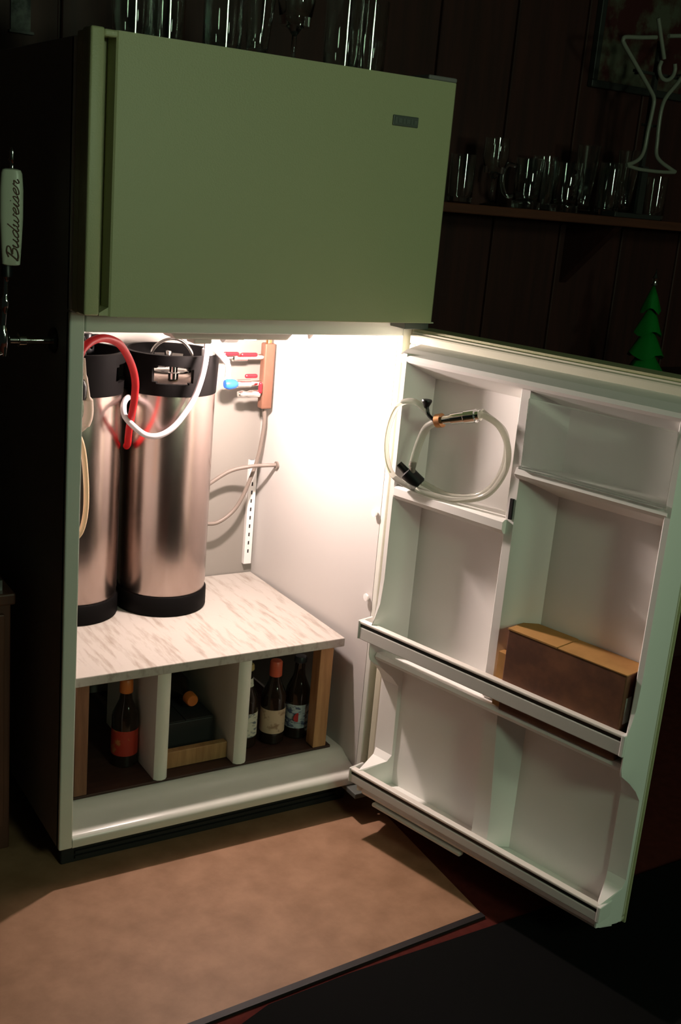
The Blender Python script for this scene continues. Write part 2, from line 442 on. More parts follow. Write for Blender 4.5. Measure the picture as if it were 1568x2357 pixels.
# ------------------------------------------------------------------ open door (local frame: x = -u along the door, y = v out of its inner face)
TH = 1.8125
HX, HY = 0.7464, -0.0189
def shell_poly(u1):
    return [(0, 0), (-u1, 0), (-u1, -0.004), (-(u1 - 0.034), -0.046), (-(u1 - 0.060), -0.055), (-0.012, -0.055), (0, -0.045)]
bm = bmesh.new()
bm_prism(bm, shell_poly(0.714), 2, 0.096, 1.178)
dr = from_bm('fridge_door', bm, M['enamel'])
dr.parent = FR
dr.location = (HX, HY, 0)
dr.rotation_euler.z = TH
ORG[dr.name] = Vector((0, 0, 0))
def dbox(name, u0, u1, v0, v1, z0, z1, m, bev=0.0):
    return box(name, (-u1, v0, z0), (-u0, v1, z1), m, dr, bev)
# gasket ring
bm = bmesh.new()
for (u0, u1, z0, z1) in ((0.006, 0.710, 1.146, 1.168), (0.006, 0.710, 0.098, 0.110), (0.006, 0.026, 0.110, 1.146), (0.692, 0.710, 0.110, 1.146)):
    bm_box(bm, (-u1, 0.0, z0), (-u0, 0.013, z1), 0.004, 2)
    bm_box(bm, (-u1, 0.0, z0 + 0.004 if u1 - u0 > 0.1 else z0), (-u0, 0.006, z1 + 0.004 if u1 - u0 > 0.1 else z1))
from_bm('door_gasket', bm, M['gasket'], dr)
dbox('liner_panel', 0.026, 0.700, 0.0005, 0.013, 0.104, 1.148, M['door_liner'])
def cheek(name, prof, u_ob, u_of, u_if, u_ib, full=0.085, v0=0.0125):
    """upright liner wall: prof = [(z, depth)], u of outer base / outer front / inner front / inner base"""
    bm = bmesh.new()
    rings = []
    for z, d in prof:
        t = (d - v0) / (full - v0)
        ring = [(u_ob, v0), (u_ob + (u_of - u_ob) * t * 0.85, v0 + (d - v0) * 0.85), (u_of * t + u_ob * (1 - t), d - 0.0), ]
        ring[2] = (u_ob + (u_of - u_ob) * t + (u_if - u_of) * 0.2 * t, d)
        ring += [(u_ib + (u_if - u_ib) * t - (u_if - u_of) * 0.2 * t, d), (u_ib + (u_if - u_ib) * t * 0.85, v0 + (d - v0) * 0.85), (u_ib, v0)]
        rings.append([bm.verts.new((-u, v, z)) for u, v in ring])
    n = 6
    bm.faces.new(rings[0]); bm.faces.new(rings[-1][::-1])
    for A, B in zip(rings, rings[1:]):
        for i in range(n):
            bm.faces.new((A[i], A[(i + 1) % n], B[(i + 1) % n], B[i]))
    return auto_smooth(from_bm(name, bm, M['door_liner'], dr), 32)
side_prof = [(1.135, 0.080), (0.64, 0.080), (0.58, 0.084), (0.550, 0.092), (0.530, 0.099), (0.462, 0.099), (0.447, 0.094), (0.425, 0.066),
             (0.400, 0.040), (0.375, 0.022), (0.200, 0.020), (0.186, 0.030), (0.172, 0.095), (0.120, 0.095), (0.106, 0.03)]
cheek('liner_side', side_prof, 0.034, 0.050, 0.062, 0.090)
cheek('liner_side', side_prof, 0.712, 0.707, 0.693, 0.666)
cheek('liner_divider', [(1.115, 0.070), (0.975, 0.070), (0.60, 0.070), (0.47, 0.070)], 0.332, 0.350, 0.372, 0.432, 0.075)
cheek('liner_divider', [(0.452, 0.060), (0.40, 0.058), (0.20, 0.050), (0.130, 0.050)], 0.345, 0.360, 0.378, 0.432, 0.075)
# top rim of the liner
prism('liner_top_rim', [(0.0125, 1.150), (0.0125, 1.084), (0.060, 1.108), (0.078, 1.117), (0.083, 1.124), (0.078, 1.132), (0.05, 1.142)], 0, -0.710, -0.040, M['door_liner'], dr)
# egg-rack ledge on the hinge side
prism('cubby_shelf', [(0.0125, 0.850), (0.0125, 0.800), (0.050, 0.818), (0.076, 0.823), (0.083, 0.832), (0.083, 0.848), (0.076, 0.852)], 0, -0.356, -0.066, M['door_liner'], dr)
# dairy compartment: ledge below, see-through cover before it
prism('dairy_shelf', [(0.0125, 0.962), (0.0125, 0.910), (0.050, 0.930), (0.076, 0.942), (0.082, 0.950), (0.078, 0.962)], 0, -0.698, -0.368, M['door_liner'], dr)
prism('dairy_cover', [(0.0755, 0.9625), (0.078, 0.9625), (0.081, 1.098), (0.079, 1.100), (0.0775, 1.100)], 0, -0.692, -0.378, M['cover'], dr)
dbox('cover_lip', 0.378, 0.692, 0.074, 0.086, 0.9625, 0.9685, M['cover'])
dbox('cover_slot', 0.361, 0.368, 0.069, 0.0745, 0.855, 0.897, M['black'])
# two bins: ledge floor below, rail across the front
for zr, zf, u0, u1, rh in ((0.531, 0.466, 0.020, 0.697, 0.043), (0.171, 0.128, 0.036, 0.706, 0.034)):
    prism('bin_floor', [(0.0125, zf), (0.0125, zf - 0.045), (0.060, zf - 0.028), (0.084, zf - 0.016), (0.088, zf - 0.008), (0.084, zf)], 0, -0.694, -0.064, M['door_liner'], dr)
    dbox('rail', u0, u1, 0.090, 0.101, zr - rh, zr - 0.014, M['rail'], 0.002)
    dbox('rail_stripe', u0 + 0.003, u1 - 0.003, 0.090, 0.0995, zr - 0.0138, zr - 0.0068, M['black'])
    dbox('rail_trim', u0, u1, 0.086, 0.102, zr - 0.0066, zr, M['rail_top'], 0.002)
    dbox('rail_end', u0 - 0.004, u0 + 0.002, 0.058, 0.103, zr - rh, zr + 0.001, M['rail'], 0.002)
    dbox('rail_end', u1 - 0.004, u1 + 0.005, 0.060, 0.103, zr - rh, zr + 0.001, M['door_liner'], 0.002)
dbox('bin_lip', 0.10, 0.36, 0.074, 0.090, 0.098, 0.107, M['rail'], 0.003)
dbox('bin_clip', 0.26, 0.315, 0.060, 0.086, 0.1285, 0.150, M['white_pl'], 0.004)

# things kept in the door
def on_door(o):
    o.location = (HX, HY, 0); o.rotation_euler.z = TH; return o
bx = thing('cardboard_carton', 'brown cardboard carton lying in the open door\'s middle bin', 'carton', (HX, HY, 0), None, TH)
ORG[bx.name] = Vector((0, 0, 0))
bxu0, bxu1, bxv0, bxv1, bxz0, bxz1 = 0.408, 0.678, 0.0138, 0.0892, 0.4665, 0.642
box('carton_body', (-bxu1, bxv0, bxz0), (-bxu0, bxv1, bxz1 - 0.002), M['card_dark'], bx, 0.002)
box('carton_flap', (-bxu1 - 0.001, bxv0 + 0.002, bxz1 - 0.002), (-(bxu0 + 0.118), bxv1 + 0.001, bxz1), M['card'], bx)
box('carton_flap', (-(bxu0 + 0.116), bxv0 + 0.002, bxz1 - 0.002), (-bxu0 + 0.001, bxv1 + 0.001, bxz1 + 0.001), M['card'], bx)
prism('carton_end_flap', [(-0.4075, 0.030), (-0.390, 0.044), (-0.388, 0.084), (-0.4075, 0.086)], 2, 0.470, 0.585, M['card'], bx)
box('carton_sticker', (-bxu1 - 0.0012, 0.060, 0.540), (-bxu1 + 0.001, 0.078, 0.592), M['card_tape'], bx)

pt = thing('picnic_tap_line', 'coiled clear beer line with chrome coupling hung in door cubby', 'hose', (HX, HY, 0), None, TH)
ORG[pt.name] = Vector((0, 0, 0))
def dl(*p): return [(-u, v, z) for u, v, z in p]
tube('hose', dl((0.148, 0.098, 1.030), (0.112, 0.104, 1.046), (0.072, 0.104, 1.030), (0.050, 0.100, 0.985), (0.046, 0.098, 0.930), (0.062, 0.096, 0.885), (0.100, 0.092, 0.866),
              (0.165, 0.080, 0.857), (0.235, 0.075, 0.862), (0.300, 0.072, 0.888), (0.335, 0.070, 0.940), (0.338, 0.070, 0.990), (0.310, 0.072, 1.032), (0.262, 0.080, 1.050)), 0.0062, M['hose_door'], pt)
tube('hose', dl((0.262, 0.070, 1.052), (0.318, 0.060, 1.018), (0.322, 0.056, 0.950), (0.280, 0.055, 0.885), (0.200, 0.058, 0.860), (0.125, 0.066, 0.872)), 0.0062, M['hose_door'], pt)
tube('hose', dl((0.165, 0.090, 1.012), (0.138, 0.086, 0.992), (0.120, 0.084, 0.950), (0.110, 0.084, 0.905)), 0.0085, M['hose_door'], pt)
bm = bmesh.new()
A, B = Vector((-0.178, 0.090, 1.018)), Vector((-0.268, 0.080, 1.046))
bm_tube(bm, [A.lerp(B, t) for t in (0, 0.28, 0.30, 0.62, 0.64, 0.90, 0.92, 1.0)], [0.0095, 0.0095, 0.012, 0.012, 0.014, 0.014, 0.011, 0.011], 16)
auto_smooth(from_bm('coupling', bm, M['chrome'], pt))
bm = bmesh.new()
bm_tube(bm, [A.lerp(B, t) for t in (-0.10, 0.04)], [0.0145, 0.0145], 18)
nut = auto_smooth(from_bm('brass_nut', bm, M['brass'], pt)); nut['label'] = 'brass nut'
bm = bmesh.new()
bm_tube(bm, [A.lerp(B, t) for t in (-0.115, -0.095)], [0.0055, 0.0055], 14)
from_bm('nut_bore', bm, M['black'], pt)
tube('clip_lever', dl((0.166, 0.096, 1.016), (0.150, 0.098, 1.026), (0.144, 0.098, 1.044)), 0.004, M['black'], pt, 8)
lathe('clip_head', [(0, 0), (0.004, 0.001), (0.011, 0.016), (0.010, 0.019), (0, 0.019)], (-0.143, 0.098, 1.036), M['black'], pt, 12)
bm = bmesh.new()
A, B = Vector((-0.080, 0.092, 0.905)), Vector((-0.124, 0.070, 0.866))
bm_tube(bm, [A.lerp(B, t) for t in (0, 0.35, 0.4, 0.95, 1.0)], [0.007, 0.008, 0.0165, 0.0175, 0.014], 18)
auto_smooth(from_bm('disconnect', bm, M['black'], pt))
tube('disconnect_barb', dl((0.112, 0.082, 0.885), (0.110, 0.084, 0.915)), 0.0065, M['hose_grey'], pt, 10, 2)

# ------------------------------------------------------------------ inside: plywood shelf and its supports
tag(box('plywood_shelf', (0.046, 0.080, 0.403), (0.713, 0.582, 0.425), M['ply'], None, 0.002, base=(0.38, 0.33, 0.403)),
    'white-painted plywood shelf with grey streaks carrying the two kegs', 'shelf')
tag(box('floor_board', (0.050, 0.092, 0.1315), (0.706, 0.575, 0.138), M['wood_dark'], None, 0.001, base=(0.38, 0.33, 0.1315)),
    'dark brown board on the refrigerator\'s bottom under the bottles', 'board')
def rounded_board(name, x0, x1, y0, y1, z0, z1, m, label, cat, grp=None, nose=0.010):
    poly = [(x0, y1), (x0, y0 + nose), (x0 + (x1 - x0) * 0.2, y0 + nose * 0.25), ((x0 + x1) / 2, y0), (x1 - (x1 - x0) * 0.2, y0 + nose * 0.25), (x1, y0 + nose), (x1, y1)]
    o = prism(name, poly, 2, z0, z1, m, base=((x0 + x1) / 2, (y0 + y1) / 2, z0))
    auto_smooth(o, 40)
    return tag(o, label, cat, grp)
rounded_board('divider_board', 0.243, 0.275, 0.088, 0.40, 0.1385, 0.4025, M['white_board'], 'white upright board under the plywood, beside red-labelled bottle', 'board', 'upright supports under the shelf')
rounded_board('divider_board', 0.442, 0.475, 0.088, 0.40, 0.1385, 0.4025, M['white_board'], 'white upright board under the plywood, beside cream-labelled bottle', 'board', 'upright supports under the shelf')
tag(box('wood_post', (0.0565, 0.092, 0.1385), (0.086, 0.130, 0.4025), M['wood_brown'], None, 0.002, base=(0.07, 0.11, 0.1385)), 'reddish brown wooden post under plywood shelf\'s left end', 'post', 'upright supports under the shelf')
tag(box('wood_post', (0.656, 0.092, 0.1385), (0.692, 0.128, 0.4025), M['wood_tan'], None, 0.002, base=(0.67, 0.11, 0.1385)), 'tan wooden post under plywood shelf\'s right end', 'post', 'upright supports under the shelf')
tag(box('cross_board', (0.276, 0.130, 0.1385), (0.441, 0.150, 0.180), M['wood_tan'], None, 0.002, base=(0.36, 0.14, 0.1385)), 'low tan board set crosswise between the two white uprights', 'board')
ct = thing('bottle_carton', 'dark carton lying between the two white uprights under shelf', 'carton', (0.36, 0.33, 0.1385))
box('carton_body', (0.285, 0.190, 0.1385), (0.432, 0.470, 0.220), M['carton_dark'], ct, 0.003)
box('carton_flap', (0.286, 0.192, 0.220), (0.358, 0.468, 0.2225), M['carton_dark'], ct, 0.0005)
box('carton_flap', (0.360, 0.192, 0.220), (0.431, 0.468, 0.2225), M['carton_dark'], ct, 0.0005)

BP = [(0, 0), (0.027, 0), (0.0305, 0.004), (0.0305, 0.118), (0.029, 0.128), (0.021, 0.146), (0.0150, 0.160), (0.0130, 0.176), (0.0125, 0.198), (0.0138, 0.200), (0.0138, 0.206), (0, 0.206)]
def bottle(loc, label, cap_m, lab_m, cap_len=0.010, neck_m=None, lie=False, mark=False):
    t = thing('beer_bottle', label, 'bottle', loc, 'beer bottles in the lower compartment')
    if lie: t.rotation_euler.x = PI / 2           # lies on its side, cap towards the viewer
    ORG[t.name] = Vector((0, 0, 0))
    lathe('glass_body', BP, (0, 0, 0), M['brown_glass'], t, 28)
    lathe('cap', [(0.0145, 0.206 - cap_len), (0.0158, 0.2075 - cap_len), (0.0152, 0.208), (0.013, 0.211), (0, 0.212)], (0, 0, 0), cap_m, t, 24)
    if lab_m:
        lathe('body_label', [(0.0306, 0.030), (0.0309, 0.030), (0.0309, 0.092), (0.0306, 0.092)], (0, 0, 0), lab_m, t, 28)
    if neck_m:
        lathe('neck_label', [(0.0172, 0.156), (0.0170, 0.156), (0.0142, 0.176), (0.0144, 0.176)], (0, 0, 0), neck_m, t, 24)
    if mark:
        lathe('label_mark', [(0, 0), (0.012, 0), (0.012, 0.0008), (0, 0.0008)], (-0.0125, -0.0287, 0.060), M['label_mark'], t, 18, 'y')
    return t
bottle((0.2115, 0.200, 0.138), 'brown beer bottle with red label and orange cap', M['cap_orange'], M['label_red'], 0.028)
bottle((0.388, 0.430, 0.2535), 'brown bottle lying on the dark carton, orange cap forward', M['cap_orange'], None, 0.020, None, True)
bottle((0.5085, 0.178, 0.138), 'dark bottle with white neck and body labels beside board', M['cap_gold'], M['label_white'], 0.010, M['label_white'])
bottle((0.582, 0.172, 0.138), 'dark bottle with red-orange foil top and cream label', M['cap_red'], M['label_cream'], 0.034)
bottle((0.652, 0.176, 0.138), 'dark bottle with blue and white label beside tan post', M['cap_dark'], M['label_blue'], 0.010, None, False, True)

# ------------------------------------------------------------------ kegs
def keg(loc, label, rot):
    x, y, z = loc
    t = thing('soda_keg', label, 'keg', loc, 'steel kegs on the plywood shelf')
    R = 0.108
    lathe('body', [(0, 0.020), (0.085, 0.020), (R - 0.006, 0.040), (R - 0.001, 0.050), (R - 0.001, 0.062), (R, 0.066), (R, 0.540), (R - 0.004, 0.552), (R - 0.020, 0.566), (R - 0.045, 0.576), (0.048, 0.580), (0, 0.581)], (x, y, z), M['steel'], t, 64)
    lathe('base_boot', [(0, 0.0), (R + 0.002, 0.0), (R + 0.004, 0.004), (R + 0.0035, 0.046), (R + 0.001, 0.049), (R - 0.0015, 0.049), (R - 0.009, 0.036), (0, 0.018)], (x, y, z), M['rubber'], t, 64)
    # rubber collar with two oval hand holes
    bm = bmesh.new()
    seg, zs = 72, [0.538, 0.552, 0.566, 0.570, 0.578, 0.586, 0.594, 0.602, 0.608, 0.622, 0.632]
    grid = []
    for zi, h in enumerate(zs):
        rr = R + 0.0015 + 0.004 * (h - 0.538) / 0.094
        grid.append([bm.verts.new((x + rr * math.cos(2 * PI * k / seg), y + rr * math.sin(2 * PI * k / seg), z + h)) for k in range(seg)])
    for zi in range(len(zs) - 1):
        for k in range(seg):
            a = ((k + 0.5) / seg * 360.0 - rot) % 180.0
            a = min(a, 180 - a)
            hm = (zs[zi] + zs[zi + 1]) / 2
            hole = a < 25 and 0.564 < hm < 0.610 and not (a > 20 and (hm < 0.572 or hm > 0.603))
            if hole: continue
            k2 = (k + 1) % seg
            bm.faces.new((grid[zi][k], grid[zi][k2], grid[zi + 1][k2], grid[zi + 1][k]))
    bmesh.ops.recalc_face_normals(bm, faces=bm.faces)
    bmesh.ops.solidify(bm, geom=list(bm.faces), thickness=0.011)
    col = auto_smooth(from_bm('rubber_collar', bm, M['rubber'], t), 40)
    # lid, bail handle, two posts
    lathe('lid', [(0, 0.590), (0.040, 0.589), (0.048, 0.584), (0.050, 0.579), (0.050, 0.575), (0, 0.575)], (x, y, z), M['steel2'], t, 40, sx=1.0, sy=0.82)
    ra = math.radians(rot + 90)
    ux, uy = math.cos(ra), math.sin(ra)
    tube('lid_bail', [(x - ux * 0.050 + uy * 0.012, y - uy * 0.050 - ux * 0.012, z + 0.584), (x - ux * 0.044 + uy * 0.012, y - uy * 0.044 - ux * 0.012, z + 0.630),
                      (x - ux * 0.015 + uy * 0.012, y - uy * 0.015 - ux * 0.012, z + 0.655), (x + ux * 0.020 + uy * 0.012, y + uy * 0.020 - ux * 0.012, z + 0.655),
                      (x + ux * 0.046 + uy * 0.012, y + uy * 0.046 - ux * 0.012, z + 0.628), (x + ux * 0.052 + uy * 0.012, y + uy * 0.052 - ux * 0.012, z + 0.584)], 0.0038, M['steel2'], t, 10)
    for s in (-1, 1):
        px, py = x + uy * 0.070 * s, y - ux * 0.070 * s
        lathe('post', [(0, 0.574), (0.012, 0.574), (0.012, 0.588), (0.0095, 0.590), (0.0095, 0.612), (0.007, 0.618), (0, 0.619)], (px, py, z), M['steel2'], t, 18)
    return t
K1, K2 = (0.391, 0.446, 0.4255), (0.164, 0.460, 0.4255)
keg(K1, 'steel keg with black rubber collar standing nearer shelf\'s middle', 252)
keg(K2, 'steel keg partly hidden by the refrigerator\'s left frame', 330)

# ------------------------------------------------------------------ hoses and gas fittings
rh = thing('red_hose', 'red hose arching over the left keg and down', 'hose', (0.06, 0.10, 1.113))
tube('hose', [(0.046, 0.094, 1.092), (0.055, 0.10, 1.110), (0.080, 0.118, 1.124), (0.113, 0.14, 1.127), (0.152, 0.168, 1.114), (0.183, 0.20, 1.088), (0.212, 0.235, 1.052), (0.230, 0.26, 1.015),
              (0.238, 0.282, 0.975), (0.243, 0.305, 0.938), (0.252, 0.340, 0.900), (0.264, 0.376, 0.868), (0.2715, 0.397, 0.846), (0.2745, 0.412, 0.836)], 0.0082, M['hose_red'], rh)
wl = thing('clear_beer_line', 'milky clear hose looping down in front of middle keg', 'hose', (0.44, 0.34, 1.04))
tube('hose', [(0.432, 0.345, 1.100), (0.422, 0.318, 1.090), (0.412, 0.302, 1.050), (0.403, 0.300, 1.010), (0.390, 0.300, 0.972), (0.370, 0.300, 0.938), (0.342, 0.300, 0.904), (0.310, 0.300, 0.886),
              (0.280, 0.302, 0.886), (0.254, 0.304, 0.902), (0.234, 0.322, 0.926), (0.240, 0.350, 0.944), (0.260, 0.390, 0.950), (0.2745, 0.410, 0.952)], 0.0068, M['hose_clear'], wl)
dc = (0.452, 0.372, 1.040)
lathe('disconnect', [(0.0, 0.0), (0.014, 0.0), (0.0155, 0.004), (0.0155, 0.030), (0.010, 0.036), (0.009, 0.050), (0, 0.052)], dc, M['white_pl'], wl, 18)
tube('disconnect_arm', [(dc[0], dc[1], dc[2] + 0.045), (dc[0] - 0.010, dc[1] - 0.014, dc[2] + 0.058), (dc[0] - 0.022, dc[1] - 0.030, dc[2] + 0.060)], 0.0075, M['white_pl'], wl, 10)
tube('disconnect_latch', [(dc[0] + 0.010, dc[1] - 0.022, dc[2] + 0.030), (dc[0] + 0.020, dc[1] - 0.062, dc[2] + 0.006), (dc[0] + 0.021, dc[1] - 0.066, dc[2] - 0.028)], [0.008] * 10 + [0.006] * 10 + [0.008], M['white_pl'], wl, 10)
# black disconnects on the left keg
for (qx, qy, lb) in ((0.146, 0.404, 'black quick disconnect on the left keg, under red hose'), (0.212, 0.520, 'black quick disconnect at the back of left keg')):
    t = thing('quick_disconnect', lb, 'fitting', (qx, qy, 1.036), 'black disconnects on the left keg')
    lathe('body', [(0, 0), (0.014, 0), (0.016, 0.004), (0.016, 0.026), (0.011, 0.032), (0.011, 0.046), (0, 0.048)], (qx, qy, 1.036), M['black'], t, 18)
    tube('barb', [(qx, qy, 1.074), (qx + 0.022, qy - 0.010, 1.076), (qx + 0.034, qy - 0.014, 1.070)], 0.006, M['black'], t, 10)
# beige picnic tap hanging by the left wall
bt = thing('beige_picnic_tap', 'beige plastic tap with looped hose hanging beside left frame', 'tap', (0.075, 0.15, 0.95))
lathe('tap_head', [(0, 0), (0.010, 0.002), (0.012, 0.014), (0.012, 0.030), (0.007, 0.042), (0, 0.044)], (0.071, 0.150, 1.000), M['black'], bt, 16)
bm = bmesh.new()
bm_tube(bm, crom([(0.076, 0.150, 1.085), (0.080, 0.150, 1.045), (0.087, 0.150, 1.000), (0.088, 0.150, 0.970), (0.080, 0.150, 0.948), (0.064, 0.151, 0.936)], 6), [0.003] * 6 + [0.005] * 6 + [0.010] * 12 + [0.007] * 7, 12)
auto_smooth(from_bm('tap_lever', bm, M['tap_beige'], bt))
tube('hose', [(0.062, 0.152, 0.940), (0.075, 0.150, 0.912), (0.083, 0.150, 0.870), (0.088, 0.150, 0.810), (0.087, 0.150, 0.760), (0.078, 0.150, 0.722), (0.062, 0.152, 0.708), (0.056, 0.158, 0.730), (0.058, 0.160, 0.82)], 0.0058, M['hose_beige'], bt)
# gas manifold on the right wall, at the back
gm = thing('gas_manifold', 'copper brown gas bar with red and blue valve levers', 'manifold', (0.69, 0.53, 0.90))
box('bar', (0.676, 0.512, 0.893), (0.706, 0.538, 1.062), M['copper'], gm, 0.004)
tube('elbow', [(0.692, 0.525, 1.060), (0.693, 0.525, 1.085), (0.705, 0.525, 1.094), (0.7165, 0.525, 1.095)], 0.008, M['brass'], gm)
for z, x0 in ((1.034, 0.560), (0.966, 0.575)):
    lathe('valve', [(0, 0), (0.006, 0), (0.006, 0.03), (0.011, 0.032), (0.011, 0.070), (0.008, 0.072), (0.008, 0.118), (0, 0.118)], (x0, 0.525, z - 0.008), M['steel2'], gm, 16, 'x')
def lever(x0, x1, y, z0, z1, m):
    box('lever', (x0, y - 0.006, z0), (x1, y + 0.004, z1), m, gm, 0.005)
lever(0.556, 0.600, 0.508, 1.032, 1.042, M['red_pl'])
lever(0.604, 0.652, 0.508, 1.029, 1.040, M['red_pl'])
lever(0.620, 0.656, 0.508, 0.975, 0.986, M['red_pl'])
lever(0.660, 0.670, 0.506, 0.935, 0.966, M['red_pl'])
bm = bmesh.new()
bm_lathe(bm, [(0, 0), (0.010, 0.002), (0.014, 0.012), (0.011, 0.030), (0.005, 0.038), (0, 0.039)], (0.560, 0.500, 0.962), 16, 'x')
auto_smooth(from_bm('lever', bm, M['blue_pl'], gm))
lathe('valve', [(0, 0), (0.007, 0.001), (0.010, 0.012), (0.007, 0.024), (0.010, 0.034), (0.010, 0.060), (0, 0.062)], (0.605, 0.512, 0.934), M['steel2'], gm, 16, 'x')
gh = thing('gas_hose', 'thin grey hose curling from gas bar to wall hole', 'hose', (0.69, 0.53, 0.70))
tube('hose', [(0.692, 0.528, 0.896), (0.697, 0.530, 0.860), (0.697, 0.535, 0.820), (0.690, 0.538, 0.762), (0.670, 0.54, 0.695), (0.640, 0.54, 0.632), (0.607, 0.54, 0.600), (0.570, 0.54, 0.586), (0.528, 0.545, 0.596),
              (0.512, 0.55, 0.640), (0.530, 0.548, 0.672), (0.564, 0.545, 0.698), (0.612, 0.535, 0.728), (0.660, 0.515, 0.742), (0.690, 0.495, 0.748), (0.722, 0.484, 0.750)], 0.0052, M['hose_grey'], gh)
lathe('grommet', [(0, 0), (0.010, 0), (0.010, 0.004), (0, 0.004)], (0.7145, 0.484, 0.750), M['hose_grey'], gh, 16, 'x')

# ------------------------------------------------------------------ beer tap through the left side
tp = thing('beer_tap', 'chrome beer faucet with tall white lettered handle beside refrigerator', 'tap', (-0.10, 0.085, 1.05))
lathe('shank', [(0, 0), (0.008, 0), (0.008, 0.101), (0, 0.101)], (-0.108, 0.085, 1.130), M['chrome'], tp, 18, 'x')
lathe('flange', [(0, 0), (0.020, 0), (0.024, 0.004), (0.024, 0.007), (0, 0.007)], (-0.0125, 0.085, 1.130), M['black'], tp, 24, 'x')
lathe('shank_collar', [(0.0085, 0), (0.013, 0.001), (0.013, 0.014), (0.0085, 0.015)], (-0.075, 0.085, 1.130), M['chrome'], tp, 18, 'x')
lathe('faucet_body', [(0, 0.052), (0.010, 0.052), (0.012, 0.064), (0.014, 0.075), (0.013, 0.095), (0.009, 0.108), (0, 0.110)], (-0.103, 0.082, 1.05), M['chrome'], tp, 20)
tube('spout', [(-0.103, 0.080, 1.108), (-0.126, 0.072, 1.098), (-0.140, 0.064, 1.060)], 0.007, M['chrome'], tp, 12)
tube('lever_stem', [(-0.103, 0.080, 1.150), (-0.100, 0.078, 1.200), (-0.098, 0.076, 1.262)], [0.006] * 8 + [0.0085] * 4 + [0.005] * 6 + [0.0085] * 3, M['chrome'], tp, 14)
lathe('ferrule', [(0.006, 0), (0.010, 0.001), (0.010, 0.022), (0.0075, 0.026), (0, 0.026)], (-0.098, 0.076, 1.246), M['black'], tp, 18)
def handle_ring(z, hx, hy, n=28):
    out = []
    for k in range(n):
        a = 2 * PI * k / n
        c, s = math.cos(a), math.sin(a)
        out.append((hx * math.copysign(abs(c) ** 0.6, c), hy * math.copysign(abs(s) ** 0.6, s), z))
    return out
bm = bmesh.new()
rr_ = Matrix.Rotation(-0.27, 3, 'Z')
prof = [(1.268, 0.012, 0.010), (1.270, 0.016, 0.012), (1.300, 0.0180, 0.013), (1.350, 0.0205, 0.014), (1.400, 0.0205, 0.014), (1.428, 0.0185, 0.013), (1.434, 0.016, 0.012), (1.436, 0.010, 0.008)]
rings = []
for z, hx, hy in prof:
    rings.append([bm.verts.new(rr_ @ Vector(p) + Vector((-0.0925, 0.070, 0))) for p in handle_ring(z, hx, hy)])
bm.faces.new(rings[0][::-1]); bm.faces.new(rings[-1])
for A, B in zip(rings, rings[1:]):
    for k in range(28): bm.faces.new((A[k], A[(k + 1) % 28], B[(k + 1) % 28], B[k]))
hd = auto_smooth(from_bm('tap_handle', bm, M['tap_white'], tp), 45)
lathe('finial', [(0, 0), (0.005, 0.001), (0.0035, 0.008), (0.0065, 0.016), (0.004, 0.022), (0.005, 0.030), (0.003, 0.036), (0, 0.038)], (-0.0915, 0.070, 1.435), M['chrome'], tp, 14)
SCRIPT = {  # cursive strokes, x-height 1: letter -> (advance, strokes)
    'B': (1.15, [[(0.05, 0), (0.2, 1.0), (0.3, 2.0)], [(-0.1, 1.7), (0.3, 2.05), (0.85, 1.95), (0.9, 1.45), (0.35, 1.05), (0.95, 0.95), (1.0, 0.3), (0.5, -0.02), (0.0, 0.15)]]),
    'u': (1.0, [[(0, 0.7), (0.12, 1), (0.1, 0.3), (0.3, 0), (0.6, 0.35), (0.68, 1), (0.66, 0.25), (0.85, 0), (1.0, 0.25)]]),
    'd': (1.0, [[(0.65, 0.8), (0.4, 1), (0.08, 0.6), (0.15, 0.05), (0.45, 0.1), (0.68, 0.7)], [(0.85, 2.0), (0.7, 0.8), (0.68, 0.15), (0.85, 0), (1.0, 0.25)]]),
    'w': (1.2, [[(0, 0.7), (0.12, 1), (0.1, 0.2), (0.3, 0), (0.5, 0.3), (0.55, 0.9), (0.55, 0.2), (0.75, 0), (1.0, 0.4), (1.0, 1.0), (1.2, 0.8)]]),
    'e': (0.75, [[(0, 0.4), (0.4, 0.55), (0.55, 0.85), (0.35, 1.0), (0.1, 0.6), (0.2, 0.05), (0.5, 0.05), (0.75, 0.3)]]),
    'i': (0.45, [[(0, 0.3), (0.15, 1.0), (0.12, 0.2), (0.3, 0), (0.45, 0.25)], [(0.24, 1.4), (0.27, 1.52)]]),
    's': (0.65, [[(0, 0.3), (0.3, 1.05), (0.45, 0.5), (0.35, 0.05), (0.05, 0.1)], [(0.4, 0.08), (0.65, 0.3)]]),
    'r': (0.8, [[(0, 0.3), (0.12, 1.05), (0.2, 0.85), (0.5, 0.9), (0.42, 0.3), (0.6, 0), (0.8, 0.3)]])}
bm = bmesh.new()
adv = -7.75 / 2
for ch in 'Budweiser':
    wdt, strokes = SCRIPT[ch]
    for st in strokes:
        pth = crom([((adv + px_ + 0.28 * py_) * 0.0182, (py_ - 0.8) * 0.0098, 0) for px_, py_ in st], 5)
        bm_tube(bm, pth, 0.0011, 6)
    adv += wdt
me = bpy.data.meshes.new('lettering')
bm.to_mesh(me); bm.free()
# text runs up the handle's front, which is turned towards the viewer
mt = Matrix.Translation(Vector((-0.0925, 0.070, 1.350))) @ Matrix.Rotation(-0.27, 4, 'Z') @ Matrix.Translation(Vector((0.005, -0.0138, -0.003))) @ Matrix(((0, -1, 0, 0), (0, 0, -1, 0), (1, 0, 0, 0), (0, 0, 0, 1)))
me.transform(Matrix.Translation(-Vector((-0.10, 0.085, 1.05))) @ mt)
me.materials.clear()
lt = link('lettering', me, M['tap_text'], hd)
lt['label'] = 'dark script lettering running up the handle'

